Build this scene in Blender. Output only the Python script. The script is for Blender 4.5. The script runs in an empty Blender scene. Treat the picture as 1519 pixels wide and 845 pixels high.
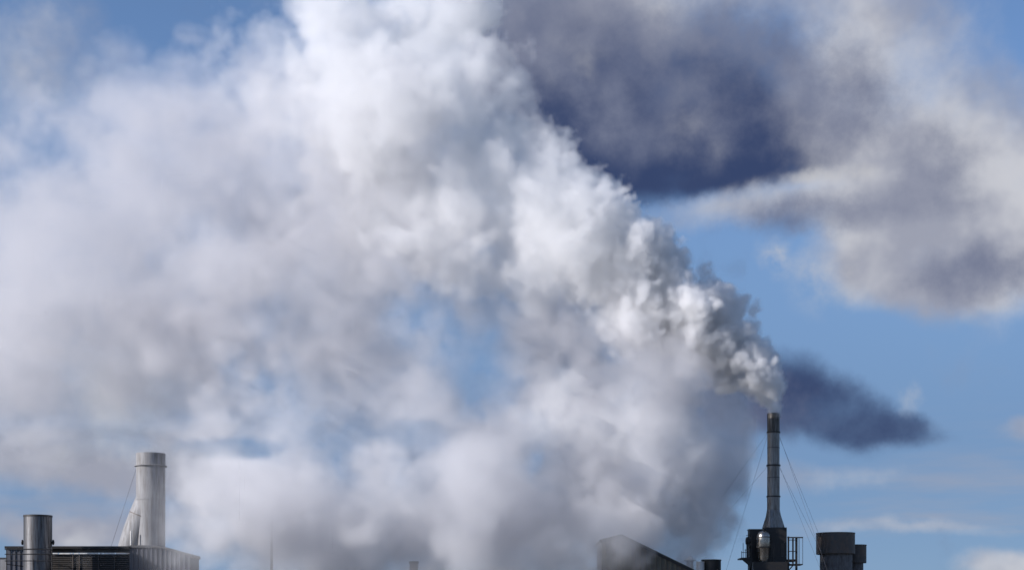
import bpy, bmesh, math, random
import numpy as np
from mathutils import Vector, Matrix

sc = bpy.context.scene
C = sc.collection
R = math.radians

# ------------------------------------------------------------------ camera, sky, sun, exposure
F = 2400.0            # focal length in photograph pixels
cam = bpy.data.objects.new('camera', bpy.data.cameras.new('camera'))
C.objects.link(cam)
cam.location = (0, 0, 2.0)
cam.rotation_euler = (math.pi / 2, 0, 0)
cam.data.lens = 36.0 * F / 1519.0
cam.data.shift_y = 0.3413
cam.data.clip_end = 60000
sc.camera = cam

SUN_EL, SUN_AZ = R(24), R(-112)          # azimuth from +Y, negative = towards -X
SD = Vector((math.sin(SUN_AZ) * math.cos(SUN_EL), math.cos(SUN_AZ) * math.cos(SUN_EL), math.sin(SUN_EL)))
sl = bpy.data.lights.new('sun', 'SUN')
sl.energy = 3.7
sl.angle = R(0.53)
sl.color = (1.0, 0.955, 0.945)
so = bpy.data.objects.new('sun', sl)
so.rotation_euler = SD.to_track_quat('Z', 'Y').to_euler()
so.location = (-60, 40, 120)
C.objects.link(so)

sc.view_settings.view_transform = 'Standard'
sc.view_settings.look = 'None'
sc.view_settings.exposure = 0.65
sc.view_settings.gamma = 1.0
sc.cycles.volume_bounces = 8
sc.cycles.max_bounces = 12
sc.cycles.volume_step_rate = 1.6
sc.cycles.use_adaptive_sampling = True
sc.cycles.adaptive_threshold = 0.025
sc.cycles.use_denoising = True


def at(px, py, Y):
    """photograph pixel at distance Y -> point"""
    return Vector(((px - 759.5) * Y / F, Y, 2.0 + (941.0 - py) * Y / F))


def ang(px, py):
    d = at(px, py, 1000.0) - Vector((0, 0, 2.0))
    return math.atan2(d.x, d.y), math.asin(d.z / d.length)


def build_world():
    w = bpy.data.worlds.new('World')
    sc.world = w
    w.use_nodes = True
    nt = w.node_tree
    N, L = nt.nodes.new, nt.links.new
    bg = nt.nodes['Background']
    sky = N('ShaderNodeTexSky')
    sky.sky_type = 'NISHITA'
    sky.sun_disc = False
    sky.sun_elevation = SUN_EL
    sky.sun_rotation = SUN_AZ
    sky.air_density = 1.0
    sky.altitude = 3000
    sky.dust_density = 0.1
    sky.ozone_density = 3.0
    STR = 0.10

    def val(sock, v):
        if hasattr(v, 'is_linked') or hasattr(v, 'links'):
            L(v, sock)
        else:
            sock.default_value = v

    def m(op, a, b=None, clamp=False):
        n = N('ShaderNodeMath')
        n.operation = op
        n.use_clamp = clamp
        val(n.inputs[0], a)
        if b is not None:
            val(n.inputs[1], b)
        return n.outputs[0]

    def vm(op, a, b=None):
        n = N('ShaderNodeVectorMath')
        n.operation = op
        val(n.inputs[0], a)
        if b is not None:
            val(n.inputs[1], b)
        return n.outputs['Value'] if op == 'LENGTH' else n.outputs[0]

    def noise(vec, scale, detail, rough=0.55, out=0):
        n = N('ShaderNodeTexNoise')
        L(vec, n.inputs['Vector'])
        n.inputs['Scale'].default_value = scale
        n.inputs['Detail'].default_value = detail
        n.inputs['Roughness'].default_value = rough
        return n.outputs[out]

    def ss(v, a, b, lo=0.0, hi=1.0):
        n = N('ShaderNodeMapRange')
        n.interpolation_type = 'SMOOTHSTEP'
        L(v, n.inputs['Value'])
        n.inputs['From Min'].default_value = a
        n.inputs['From Max'].default_value = b
        n.inputs['To Min'].default_value = lo
        n.inputs['To Max'].default_value = hi
        return n.outputs['Result']

    def mix(f, a, b):
        n = N('ShaderNodeMix')
        n.data_type = 'RGBA'
        val(n.inputs[0], f)
        val(n.inputs[6], a)
        val(n.inputs[7], b)
        return n.outputs[2]

    tc = N('ShaderNodeTexCoord')
    D = tc.outputs['Generated']
    sp = N('ShaderNodeSeparateXYZ')
    L(D, sp.inputs[0])
    az = m('ARCTAN2', sp.outputs[0], sp.outputs[1])
    el = m('ARCSINE', sp.outputs[2])
    cb = N('ShaderNodeCombineXYZ')
    L(az, cb.inputs[0])
    L(el, cb.inputs[1])
    P0 = cb.outputs[0]
    # cloud edges are torn by two scales of turbulence
    wob = vm('SUBTRACT', noise(D, 9.0, 3.0, 0.55, 1), (0.5, 0.5, 0.5))
    wob2 = vm('SUBTRACT', noise(D, 40.0, 4.0, 0.6, 1), (0.5, 0.5, 0.5))
    P = vm('ADD', vm('ADD', P0, vm('MULTIPLY', wob, (0.055, 0.035, 0))), vm('MULTIPLY', wob2, (0.016, 0.012, 0)))

    def blob(px, py, rx, ry, rot=0.0, soft=0.9, amp=1.0):
        u, v = ang(px, py)
        n = N('ShaderNodeMapping')
        n.vector_type = 'TEXTURE'
        L(P, n.inputs['Vector'])
        n.inputs['Location'].default_value = (u, v, 0)
        n.inputs['Rotation'].default_value = (0, 0, R(rot))
        n.inputs['Scale'].default_value = (rx / F, ry / F, 1)
        return ss(vm('LENGTH', n.outputs[0]), 1.0 + soft * 0.35, 1.0 - soft * 0.65, 0.0, amp)

    def union(bl):
        o = None
        for b in bl:
            q = blob(*b)
            o = q if o is None else m('ADD', m('MULTIPLY', o, m('SUBTRACT', 1.0, q)), q)
        return o

    def col(c, k=1.0):
        return tuple(x / STR * k for x in c) + (1.0,)

    # general broken cover all round the horizon
    cover = ss(noise(D, 5.5, 6.0, 0.58), 0.50, 0.72, 0.0, 0.75)
    fine = noise(D, 17.0, 6.0, 0.56)
    band_n = N('ShaderNodeMapping')
    L(P0, band_n.inputs['Vector'])
    band_n.inputs['Scale'].default_value = (5.0, 34.0, 1)
    streak = ss(noise(band_n.outputs[0], 1.0, 5.0, 0.55), 0.46, 0.72, 0.0, 0.75)
    low = ss(el, 0.16, 0.05)
    veil = m('MULTIPLY', streak, low)

    # pale clouds (photo: right-hand bank, haze above the dark cloud, far left wisps)
    pale = union(PALE)
    fn = m('SUBTRACT', fine, 0.5)
    pale = ss(m('ADD', pale, m('MULTIPLY', fn, 1.1)), 0.10, 1.0, 0.0, 0.97)
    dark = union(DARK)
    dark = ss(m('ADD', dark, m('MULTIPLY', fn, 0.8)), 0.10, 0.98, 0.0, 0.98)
    wisp = m('MULTIPLY', union(WISP), ss(noise(D, 38.0, 4.0, 0.55), 0.36, 0.72))
    shade = ss(noise(D, 14.0, 4.0, 0.55), 0.36, 0.62)

    c = mix(ss(el, 0.36, 0.10, 0.0, 0.88), sky.outputs[0], col((0.098, 0.165, 0.285)))      # darker blue-grey mixed into the low sky to dim the bright horizon
    c = mix(m('MULTIPLY', cover, OUTSIDE(m, ss, az, el)), c, col((0.36, 0.36, 0.42)))
    c = mix(veil, c, col((0.22, 0.235, 0.29)))
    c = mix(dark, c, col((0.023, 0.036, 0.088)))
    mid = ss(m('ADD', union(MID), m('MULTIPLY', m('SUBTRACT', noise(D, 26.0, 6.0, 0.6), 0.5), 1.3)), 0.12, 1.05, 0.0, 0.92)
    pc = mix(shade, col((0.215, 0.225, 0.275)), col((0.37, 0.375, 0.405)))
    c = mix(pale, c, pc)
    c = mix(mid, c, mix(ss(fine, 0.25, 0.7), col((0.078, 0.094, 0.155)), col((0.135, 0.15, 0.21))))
    c = mix(wisp, c, col((0.36, 0.36, 0.37)))
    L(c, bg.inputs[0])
    bg.inputs[1].default_value = STR


def OUTSIDE(m, ss, az, el):
    return ss(m('ABSOLUTE', az), 0.30, 0.42)


# (px, py, rx, ry, rot, soft, amp)
PALE = [
    (1400, 225, 165, 150, -35, 1.5, 0.95), (1300, 60, 115, 160, -40, 1.5, 0.85), (1310, 260, 130, 80, 0, 1.5, 0.8),
    (1400, 375, 215, 85, 0, 0.8, 1.0), (1500, 290, 140, 160, 0, 1.2, 1.0), (1150, 303, 200, 34, 3, 1.5, 0.85), (1240, 258, 60, 14, 5, 1.4, 0.7),
    (1130, -10, 230, 44, -8, 1.5, 0.6), (950, 20, 110, 70, -30, 1.5, 0.7), (780, 30, 120, 60, 0, 1.5, 0.6),
    (60, 100, 110, 130, 0, 1.5, 0.55), (1480, 830, 70, 34, 0, 1.2, 0.8), (1400, 775, 220, 14, 0, 1.4, 0.42),
    (1520, 635, 50, 26, 0, 1.2, 0.6), (100, 690, 260, 40, 0, 1.3, 0.85), (110, 790, 240, 30, 0, 1.3, 0.8), (300, 720, 160, 46, 0, 1.3, 0.8), (60, 560, 300, 110, 0, 1.3, 0.7),
    (1230, 700, 160, 30, 0, 1.4, 0.5),
]
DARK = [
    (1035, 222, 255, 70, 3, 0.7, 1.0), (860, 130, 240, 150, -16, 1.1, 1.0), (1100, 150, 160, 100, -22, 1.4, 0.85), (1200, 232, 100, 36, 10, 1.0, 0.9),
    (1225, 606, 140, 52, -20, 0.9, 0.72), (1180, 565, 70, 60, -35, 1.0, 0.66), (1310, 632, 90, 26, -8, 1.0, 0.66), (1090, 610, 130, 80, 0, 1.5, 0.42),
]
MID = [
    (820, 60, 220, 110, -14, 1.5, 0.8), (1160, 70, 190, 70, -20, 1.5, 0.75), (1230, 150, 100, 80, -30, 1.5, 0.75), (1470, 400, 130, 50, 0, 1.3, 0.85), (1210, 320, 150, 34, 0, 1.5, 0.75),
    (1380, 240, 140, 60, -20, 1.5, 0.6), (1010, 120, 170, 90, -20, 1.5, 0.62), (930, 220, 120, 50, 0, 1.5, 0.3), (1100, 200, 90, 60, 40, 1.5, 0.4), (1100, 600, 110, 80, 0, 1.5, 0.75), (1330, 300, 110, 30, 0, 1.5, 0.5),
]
WISP = [(1140, 378, 26, 24, 0, 1.2, 0.9), (1240, 255, 70, 14, 0, 1.2, 0.7), (1225, 390, 60, 60, 0, 1.2, 0.6), (1340, 585, 18, 26, 0, 1.2, 0.5), (1040, 190, 60, 50, 70, 1.3, 0.18), (860, 100, 60, 30, -20, 1.3, 0.22)]

build_world()


# ------------------------------------------------------------------ helpers
def link(o, parent=None):
    C.objects.link(o)
    if parent:
        o.parent = parent
    return o


def thing(name, loc, label, cat, group=None):
    o = bpy.data.objects.new(name, None)
    o.location = loc
    o.empty_display_size = 0.5
    o['label'] = label
    o['category'] = cat
    if group:
        o['group'] = group
    return link(o)


def obj(name, bm, mat, parent=None, label=None, smooth=True, ang_=40):
    """link a bmesh written in world coordinates"""
    me = bpy.data.meshes.new(name)
    if parent is not None:
        off = Vector(parent.location)
        p = parent.parent
        while p is not None:
            off = off + Vector(p.location)
            p = p.parent
        bmesh.ops.translate(bm, verts=bm.verts, vec=-off)
    bmesh.ops.recalc_face_normals(bm, faces=bm.faces)
    if smooth:
        for f in bm.faces:
            f.smooth = True
        for e in bm.edges:
            e.smooth = not (len(e.link_faces) == 2 and e.calc_face_angle(0) > R(ang_))
    bm.to_mesh(me)
    bm.free()
    me.materials.append(mat)
    o = bpy.data.objects.new(name, me)
    if label:
        o['label'] = label
    return link(o, parent)


def box(bm, lo, hi):
    x0, y0, z0 = lo
    x1, y1, z1 = hi
    v = [bm.verts.new(p) for p in ((x0, y0, z0), (x1, y0, z0), (x1, y1, z0), (x0, y1, z0), (x0, y0, z1), (x1, y0, z1), (x1, y1, z1), (x0, y1, z1))]
    for f in ((0, 3, 2, 1), (4, 5, 6, 7), (0, 1, 5, 4), (1, 2, 6, 5), (2, 3, 7, 6), (3, 0, 4, 7)):
        bm.faces.new([v[i] for i in f])


def lathe(bm, c, prof, n=40, close=True, sy=1.0):
    """profile of (radius, z) turned about the vertical through c"""
    rings = []
    for r, z in prof:
        rings.append([bm.verts.new((c[0] + r * math.cos(2 * math.pi * k / n), c[1] + sy * r * math.sin(2 * math.pi * k / n), z)) for k in range(n)])
    for a, b in zip(rings, rings[1:]):
        for k in range(n):
            bm.faces.new((a[k], a[(k + 1) % n], b[(k + 1) % n], b[k]))
    if close:
        bm.faces.new(rings[0])
        bm.faces.new(rings[-1])


def tube(bm, p, q, r, n=8, r2=None):
    p, q = Vector(p), Vector(q)
    d = (q - p).normalized()
    a = d.orthogonal().normalized()
    b = d.cross(a)
    r2 = r if r2 is None else r2
    A = [bm.verts.new(p + r * (a * math.cos(2 * math.pi * k / n) + b * math.sin(2 * math.pi * k / n))) for k in range(n)]
    B = [bm.verts.new(q + r2 * (a * math.cos(2 * math.pi * k / n) + b * math.sin(2 * math.pi * k / n))) for k in range(n)]
    for k in range(n):
        bm.faces.new((A[k], A[(k + 1) % n], B[(k + 1) % n], B[k]))
    bm.faces.new(A)
    bm.faces.new(B)


def BM(fn, *a, **k):
    bm = bmesh.new()
    fn(bm, *a, **k)
    return bm


def material(name, colour, rough=0.6, metal=0.0, colour2=None, scale=3.0, stretch=(1, 1, 1), bump=0.0, mixr=(0.4, 0.7), rough2=None):
    m = bpy.data.materials.new(name)
    m.use_nodes = True
    nt = m.node_tree
    N, L = nt.nodes.new, nt.links.new
    b = nt.nodes['Principled BSDF']
    b.inputs['Metallic'].default_value = metal
    b.inputs['Roughness'].default_value = rough
    b.inputs['Base Color'].default_value = (*colour, 1)
    if colour2:
        tc = N('ShaderNodeTexCoord')
        mp = N('ShaderNodeMapping')
        mp.inputs['Scale'].default_value = stretch
        L(tc.outputs['Object'], mp.inputs[0])
        n = N('ShaderNodeTexNoise')
        n.inputs['Scale'].default_value = scale
        n.inputs['Detail'].default_value = 7
        n.inputs['Roughness'].default_value = 0.65
        L(mp.outputs[0], n.inputs['Vector'])
        r = N('ShaderNodeMapRange')
        r.inputs['From Min'].default_value, r.inputs['From Max'].default_value = mixr
        L(n.outputs[0], r.inputs['Value'])
        x = N('ShaderNodeMix')
        x.data_type = 'RGBA'
        x.inputs[6].default_value = (*colour, 1)
        x.inputs[7].default_value = (*colour2, 1)
        L(r.outputs[0], x.inputs[0])
        L(x.outputs[2], b.inputs['Base Color'])
        if rough2 is not None:
            rr = N('ShaderNodeMapRange')
            rr.inputs['To Min'].default_value, rr.inputs['To Max'].default_value = rough, rough2
            L(r.outputs[0], rr.inputs['Value'])
            L(rr.outputs[0], b.inputs['Roughness'])
        if bump:
            bp = N('ShaderNodeBump')
            bp.inputs['Strength'].default_value = bump
            bp.inputs['Distance'].default_value = 0.03
            L(n.outputs[0], bp.inputs['Height'])
            L(bp.outputs[0], b.inputs['Normal'])
    return m


M = {
    'steel': material('weathered_steel', (0.27, 0.262, 0.25), 0.40, 0.9, (0.13, 0.115, 0.10), 1.6, (3, 3, 0.3), 0.06, (0.35, 0.7), 0.55),
    'soot': material('sooty_stack_steel', (0.16, 0.15, 0.135), 0.45, 0.85, (0.05, 0.043, 0.037), 1.6, (3, 3, 0.3), 0.06, (0.35, 0.65), 0.6),
    'galv': material('galvanised_steel', (0.19, 0.19, 0.195), 0.42, 0.9, (0.07, 0.063, 0.06), 1.4, (3.5, 3.5, 0.25), 0.05, (0.40, 0.66), 0.55),
    'pale': material('pale_painted_steel', (0.27, 0.27, 0.275), 0.65, 0.05, (0.16, 0.148, 0.14), 1.2, (3, 3, 0.25), 0.04, (0.42, 0.68), 0.75),
    'dark': material('dark_sooty_steel', (0.035, 0.034, 0.034), 0.55, 0.4, (0.06, 0.05, 0.042), 2.5, (1, 1, 0.4), 0.05),
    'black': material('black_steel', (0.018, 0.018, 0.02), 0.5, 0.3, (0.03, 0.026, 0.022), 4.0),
    'tank': material('polished_tank_steel', (0.42, 0.40, 0.37), 0.22, 1.0, (0.2, 0.17, 0.13), 2.0, (1, 1, 0.5), 0.03, (0.4, 0.75), 0.4),
    'hood': material('grimy_hood_sheet', (0.075, 0.072, 0.07), 0.6, 0.3, (0.14, 0.10, 0.075), 1.3, (1, 1, 0.7), 0.05),
    'rust': material('stained_concrete_grey_sheet', (0.15, 0.145, 0.145), 0.75, 0.1, (0.06, 0.052, 0.05), 1.8, (2, 2, 0.5), 0.1),
    'clad': material('green_grey_cladding', (0.085, 0.09, 0.075), 0.6, 0.15, (0.12, 0.095, 0.07), 0.9, (4, 4, 0.3), 0.05),
    'clad2': material('brown_cladding', (0.11, 0.095, 0.075), 0.6, 0.15, (0.065, 0.06, 0.05), 0.9, (4, 4, 0.3), 0.05),
    'blue': material('blue_grey_cladding', (0.06, 0.066, 0.085), 0.55, 0.25, (0.10, 0.10, 0.11), 0.9, (4, 4, 0.3), 0.05),
    'white': material('white_paint', (0.78, 0.77, 0.74), 0.45, 0.0, (0.55, 0.52, 0.47), 2.0, (1, 1, 0.5)),
    'wire': material('cable_steel', (0.10, 0.10, 0.11), 0.5, 0.6),
    'roof': material('roof_sheet', (0.12, 0.12, 0.125), 0.55, 0.3, (0.07, 0.065, 0.06), 0.7, (1, 4, 1)),
    'ground': material('yard_asphalt', (0.05, 0.05, 0.05), 0.9, 0.0, (0.085, 0.08, 0.07), 0.05, (1, 1, 1), 0.2),
    'soil': material('dry_grass_soil', (0.08, 0.085, 0.04), 0.95, 0.0, (0.12, 0.10, 0.06), 0.03),
}

# ------------------------------------------------------------------ ground
bm = bmesh.new()
v = [bm.verts.new(p) for p in ((-30000, -2000, 0), (30000, -2000, 0), (30000, 40000, 0), (-30000, 40000, 0))]
bm.faces.new(v)
g = obj('ground', bm, M['soil'], smooth=False)
g['kind'] = 'structure'
bm = bmesh.new()
v = [bm.verts.new(p) for p in ((-150, 60, 0.004), (150, 60, 0.004), (150, 320, 0.004), (-150, 320, 0.004))]
bm.faces.new(v)
g = obj('yard', bm, M['ground'], smooth=False)
g['kind'] = 'structure'


# ------------------------------------------------------------------ tall chimney
YC = 200.0
K = YC / F                                  # metres per photograph pixel at this depth
X = lambda px, Y=YC: (px - 759.5) * Y / F
Z = lambda py, Y=YC: 2.0 + (941.0 - py) * Y / F
cx = X(1147.3)
ch = thing('smokestack', (cx, YC, Z(783)), 'tall slender steel smokestack with dark flange rings and guy wires, pouring white smoke', 'smokestack')
cuts = [(613, 641, 9.1), (641, 664, 9.0), (664, 690, 9.0), (690, 708, 9.1), (708, 736, 9.2), (736, 756, 9.4)]
for i, (a, b, r) in enumerate(cuts):
    r = r * K
    z1, z0 = Z(a) - 0.006, Z(b) + 0.006
    if i == 0:       # open mouth
        bm = BM(lathe, (cx, YC), [(r - 0.06, z0), (r, z0), (r, z1 - 0.05), (r + 0.03, z1 - 0.05), (r + 0.03, z1), (r - 0.05, z1), (r - 0.06, z0 + 0.1)], 44, False)
    else:
        bm = BM(lathe, (cx, YC), [(r - 0.015, z0), (r, z0 + 0.02), (r, z1 - 0.02), (r - 0.015, z1)], 44)
    obj('pipe_section', bm, M['soot'] if i == 0 else M['steel'], ch, ang_=15)
for y, r, h in ((641, 10.3, 0.13), (690, 10.5, 0.16), (736, 10.5, 0.13)):
    r *= K
    obj('flange', BM(lathe, (cx, YC), [(r - .12, Z(y) - h / 2), (r, Z(y) - h / 2), (r, Z(y) + h / 2), (r - .12, Z(y) + h / 2)], 44), M['black'], ch)
    for k in range(0, 12):
        pass
for y in (664, 708):
    r = 9.35 * K
    obj('seam_band', BM(lathe, (cx, YC), [(r - .06, Z(y) - .035), (r, Z(y) - .035), (r, Z(y) + .035), (r - .06, Z(y) + .035)], 44), M['dark'], ch)


# square-to-round transition piece under the shaft
def transition(bm):
    n = 32
    zt, zb = Z(756), Z(783)
    rt, hb = 9.7 * K, 14.6 * K
    top, bot = [], []
    for k in range(n):
        a = 2 * math.pi * (k + 0.5) / n
        top.append(bm.verts.new((cx + rt * math.cos(a), YC + rt * math.sin(a), zt)))
        a2 = a - R(18)
        s = max(abs(math.cos(a)), abs(math.sin(a)))
        p = Vector((hb * math.cos(a) / s, hb * math.sin(a) / s, 0))
        p.rotate(Matrix.Rotation(R(14), 3, 'Z'))
        bot.append(bm.verts.new((cx + p.x * 0.93, YC + p.y * 0.93, zb)))
    for k in range(n):
        bm.faces.new((top[k], top[(k + 1) % n], bot[(k + 1) % n], bot[k]))
    bm.faces.new(top)
    bm.faces.new(bot)


obj('transition_cone', BM(transition), M['steel'], ch, ang_=18)


def wire(y0, px1, py1, dy, parent, side):
    """guy wire from the ring at height y0 through photo point (px1, py1), down to the ground"""
    a = Vector((cx + side * 9.5 * K, YC, Z(y0)))
    b = at(px1, py1, YC + dy)
    t = (a.z - 9.0) / (a.z - b.z)
    e = a + (b - a) * min(t, 6.0)
    obj('guy_wire', BM(tube, a, e, 0.013, 6), M['wire'], parent)


wire(643, 1088, 713, 6, ch, -1)
wire(692, 1096, 740, 6, ch, -1)
wire(648, 1108, 745, 9, ch, -1)
wire(648, 1211, 800, -6, ch, 1)
wire(650, 1218, 800, 8, ch, 1)
wire(692, 1207, 818, -6, ch, 1)
wire(694, 1212, 805, 8, ch, 1)

# ------------------------------------------------------------------ scrubber tower below the chimney
sb = thing('scrubber_tower', (cx, YC, 0), 'black scrubber housing below the tall smokestack, with a shiny domed tank and railed platforms', 'industrial tower')


def rect(bm, x0, x1, y0, y1, d0, d1):
    """box from photo pixels (x0..x1, y0..y1) between depths YC+d0 and YC+d1"""
    box(bm, (X(x0), YC + d0, Z(y1)), (X(x1), YC + d1, Z(y0)))


BASE = 941 + 24          # photo row of the ground at this depth
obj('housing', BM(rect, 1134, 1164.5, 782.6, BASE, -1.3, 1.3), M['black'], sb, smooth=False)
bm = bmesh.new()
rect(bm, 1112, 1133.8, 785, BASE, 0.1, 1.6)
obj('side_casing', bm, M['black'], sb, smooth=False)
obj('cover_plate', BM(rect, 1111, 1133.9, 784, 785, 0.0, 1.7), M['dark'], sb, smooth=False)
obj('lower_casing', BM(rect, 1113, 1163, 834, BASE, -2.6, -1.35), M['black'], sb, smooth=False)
# domed tank
tx, ty = X(1129.5), YC - 1.75
tr = 10.2 * K
tk = obj('tank', BM(lathe, (tx, ty), [(tr * .62, Z(834)), (tr * .80, Z(826)), (tr * .86, Z(814)), (tr * .98, Z(812)), (tr, Z(811)), (tr, Z(798)), (tr * .96, Z(794.5)), (tr * .82, Z(791.5)),
                                      (tr * .55, Z(789.3)), (tr * .2, Z(788.4)), (.01, Z(788.2))], 40), M['tank'], sb)
for y, q in ((797.5, 1.035), (812.3, 1.05)):
    obj('tank_band', BM(lathe, (tx, ty), [(tr * .9, Z(y) - .06), (tr * q, Z(y) - .06), (tr * q, Z(y) + .06), (tr * .9, Z(y) + .06)], 40), M['dark'], tk)
obj('tank_pipe', BM(tube, (tx, ty, Z(788.6)), (tx, ty, Z(784.5)), .12, 10), M['dark'], tk)
for k in (1, 2, 3):
    obj('access_door', BM(rect, 1134 + k * 7.2, 1139.6 + k * 7.2, 806, 826, -1.34, -1.3), M['dark'], sb, smooth=False) if k != 2 else None
obj('conduit', BM(tube, (X(1145), YC - 1.36, Z(850)), (X(1145), YC - 1.36, Z(813)), .04, 6), M['hood'], sb)
# left platform
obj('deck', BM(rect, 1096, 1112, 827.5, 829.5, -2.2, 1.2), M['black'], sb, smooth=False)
bm = bmesh.new()
vs = [(1096, 829.6), (1112, 829.6), (1112, 843)]
for d in (-2.0, -1.9):
    pass
a = [bm.verts.new((X(x), YC - 2.05, Z(y))) for x, y in vs]
b = [bm.verts.new((X(x), YC - 1.9, Z(y))) for x, y in vs]
bm.faces.new(a)
bm.faces.new(b)
for i in range(3):
    bm.faces.new((a[i], a[(i + 1) % 3], b[(i + 1) % 3], b[i]))
obj('bracket', bm, M['black'], sb, smooth=False)
for px, y0 in ((1096.4, 818), (1098.8, 806), (1102, 815), (1104.4, 816), (1107, 795), (1110.8, 795)):
    obj('railing_post', BM(tube, (X(px), YC - 2.1, Z(828)), (X(px), YC - 2.1, Z(y0)), .035, 6), M['black'], sb)
for x0, x1, y in ((1103, 1112, 795.3), (1101, 1108, 816.5), (1096.4, 1104.4, 820)):
    obj('railing', BM(tube, (X(x0), YC - 2.1, Z(y)), (X(x1), YC - 2.1, Z(y)), .035, 6), M['black'], sb)


def blobby(bm, c, r):
    bmesh.ops.create_uvsphere(bm, u_segments=14, v_segments=9, radius=1, matrix=Matrix.Translation(c) @ Matrix.Diagonal((*r, 1)))


mo = obj('fan_motor', BM(tube, (X(1103.6), YC - 1.6, Z(803)), (X(1111.5), YC - 1.6, Z(803)), .42, 14), M['black'], sb)
obj('motor_foot', BM(rect, 1104.6, 1106.5, 806, 827.4, -1.8, -1.4), M['black'], mo, smooth=False)
obj('motor_cap', BM(tube, (X(1108.5), YC - 1.6, Z(809)), (X(1111.5), YC - 1.6, Z(809)), .38, 12), M['dark'], mo)
obj('motor_box', BM(rect, 1104.5, 1108, 797, 800, -1.75, -1.45), M['black'], mo, smooth=False)
# right platform: stair cage with posts, rails and deck
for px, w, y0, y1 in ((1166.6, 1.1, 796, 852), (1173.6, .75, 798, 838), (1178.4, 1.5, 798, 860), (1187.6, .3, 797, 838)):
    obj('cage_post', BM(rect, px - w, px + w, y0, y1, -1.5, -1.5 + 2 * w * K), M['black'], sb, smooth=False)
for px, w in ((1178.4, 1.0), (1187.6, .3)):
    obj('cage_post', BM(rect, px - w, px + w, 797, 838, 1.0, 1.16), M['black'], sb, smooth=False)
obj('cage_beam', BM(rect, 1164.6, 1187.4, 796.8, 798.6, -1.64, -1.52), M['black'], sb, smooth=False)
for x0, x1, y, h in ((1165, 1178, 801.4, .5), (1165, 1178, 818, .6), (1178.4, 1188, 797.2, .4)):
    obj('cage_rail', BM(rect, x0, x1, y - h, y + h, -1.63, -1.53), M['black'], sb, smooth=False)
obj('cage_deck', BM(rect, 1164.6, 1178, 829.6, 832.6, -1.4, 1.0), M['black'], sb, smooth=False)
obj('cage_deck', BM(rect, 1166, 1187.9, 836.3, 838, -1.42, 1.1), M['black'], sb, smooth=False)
for x0, y0, x1, y1 in ((1152, 845, 1163, 833), (1158, 846, 1168, 835), (1164, 849, 1173.5, 838.4)):
    obj('brace', BM(tube, (X(x0), YC - 1.5, Z(y0)), (X(x1), YC - 1.5, Z(y1)), .07, 6), M['black'], sb)

# ------------------------------------------------------------------ hooded vents at the right
YV = 206.0


def hooded(px0, px1, hx0, hx1, ytop, yhood, Y, label, mats):
    k = Y / F
    zx = lambda p: (p - 759.5) * k
    zz = lambda p: 2 + (941 - p) * k
    c = ((zx(px0) + zx(px1)) / 2, Y)
    hc = ((zx(hx0) + zx(hx1)) / 2, Y)
    r, hr = (px1 - px0) / 2 * k, (hx1 - hx0) / 2 * k
    t = thing('hooded_vent', (c[0], Y, 0), label, 'vent stack', 'hooded vents at the right')
    obj('stack_body', BM(lathe, c, [(r, 0), (r, zz(yhood + 12)), (r, zz(yhood - 4))], 40), mats[1], t)
    hd = obj('hood', BM(lathe, hc, [(hr - .08, zz(yhood) + .1), (hr - .03, zz(yhood)), (hr, zz(yhood) + .03), (hr, zz(ytop) - .1), (hr + .04, zz(ytop) - .1), (hr + .04, zz(ytop)), (hr - .08, zz(ytop)), (hr - .1, zz(yhood) + .12)], 44, False), mats[0], t)
    obj('hood_floor', BM(lathe, hc, [(hr - .11, zz(yhood) + .16), (hr - .11, zz(yhood) + .22)], 40), mats[0], hd)
    for q in (.33, .7):
        z = zz(ytop) + (zz(yhood) - zz(ytop)) * q
        obj('hood_seam', BM(lathe, hc, [(hr - .02, z - .02), (hr + .012, z - .02), (hr + .012, z + .02), (hr - .02, z + .02)], 44), mats[0], hd)
    for q in (14, 26):
        z = zz(yhood + q)
        obj('body_seam', BM(lathe, c, [(r - .02, z - .03), (r + .02, z - .03), (r + .02, z + .03), (r - .02, z + .03)], 40), mats[1], t)
    return t, c, r


hooded(1216.5, 1264, 1211, 1267.8, 790, 821.5, YV, 'wide round grey vent stack with a broad sooty hood, right of the smokestack platform', (M['hood'], M['rust']))
hooded(1258, 1280.5, 1254, 1285, 807.5, 834.5, YV + 4.5, 'smaller dark hooded vent partly behind the wide hooded vent, at the far right', (M['hood'], M['rust']))

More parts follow.
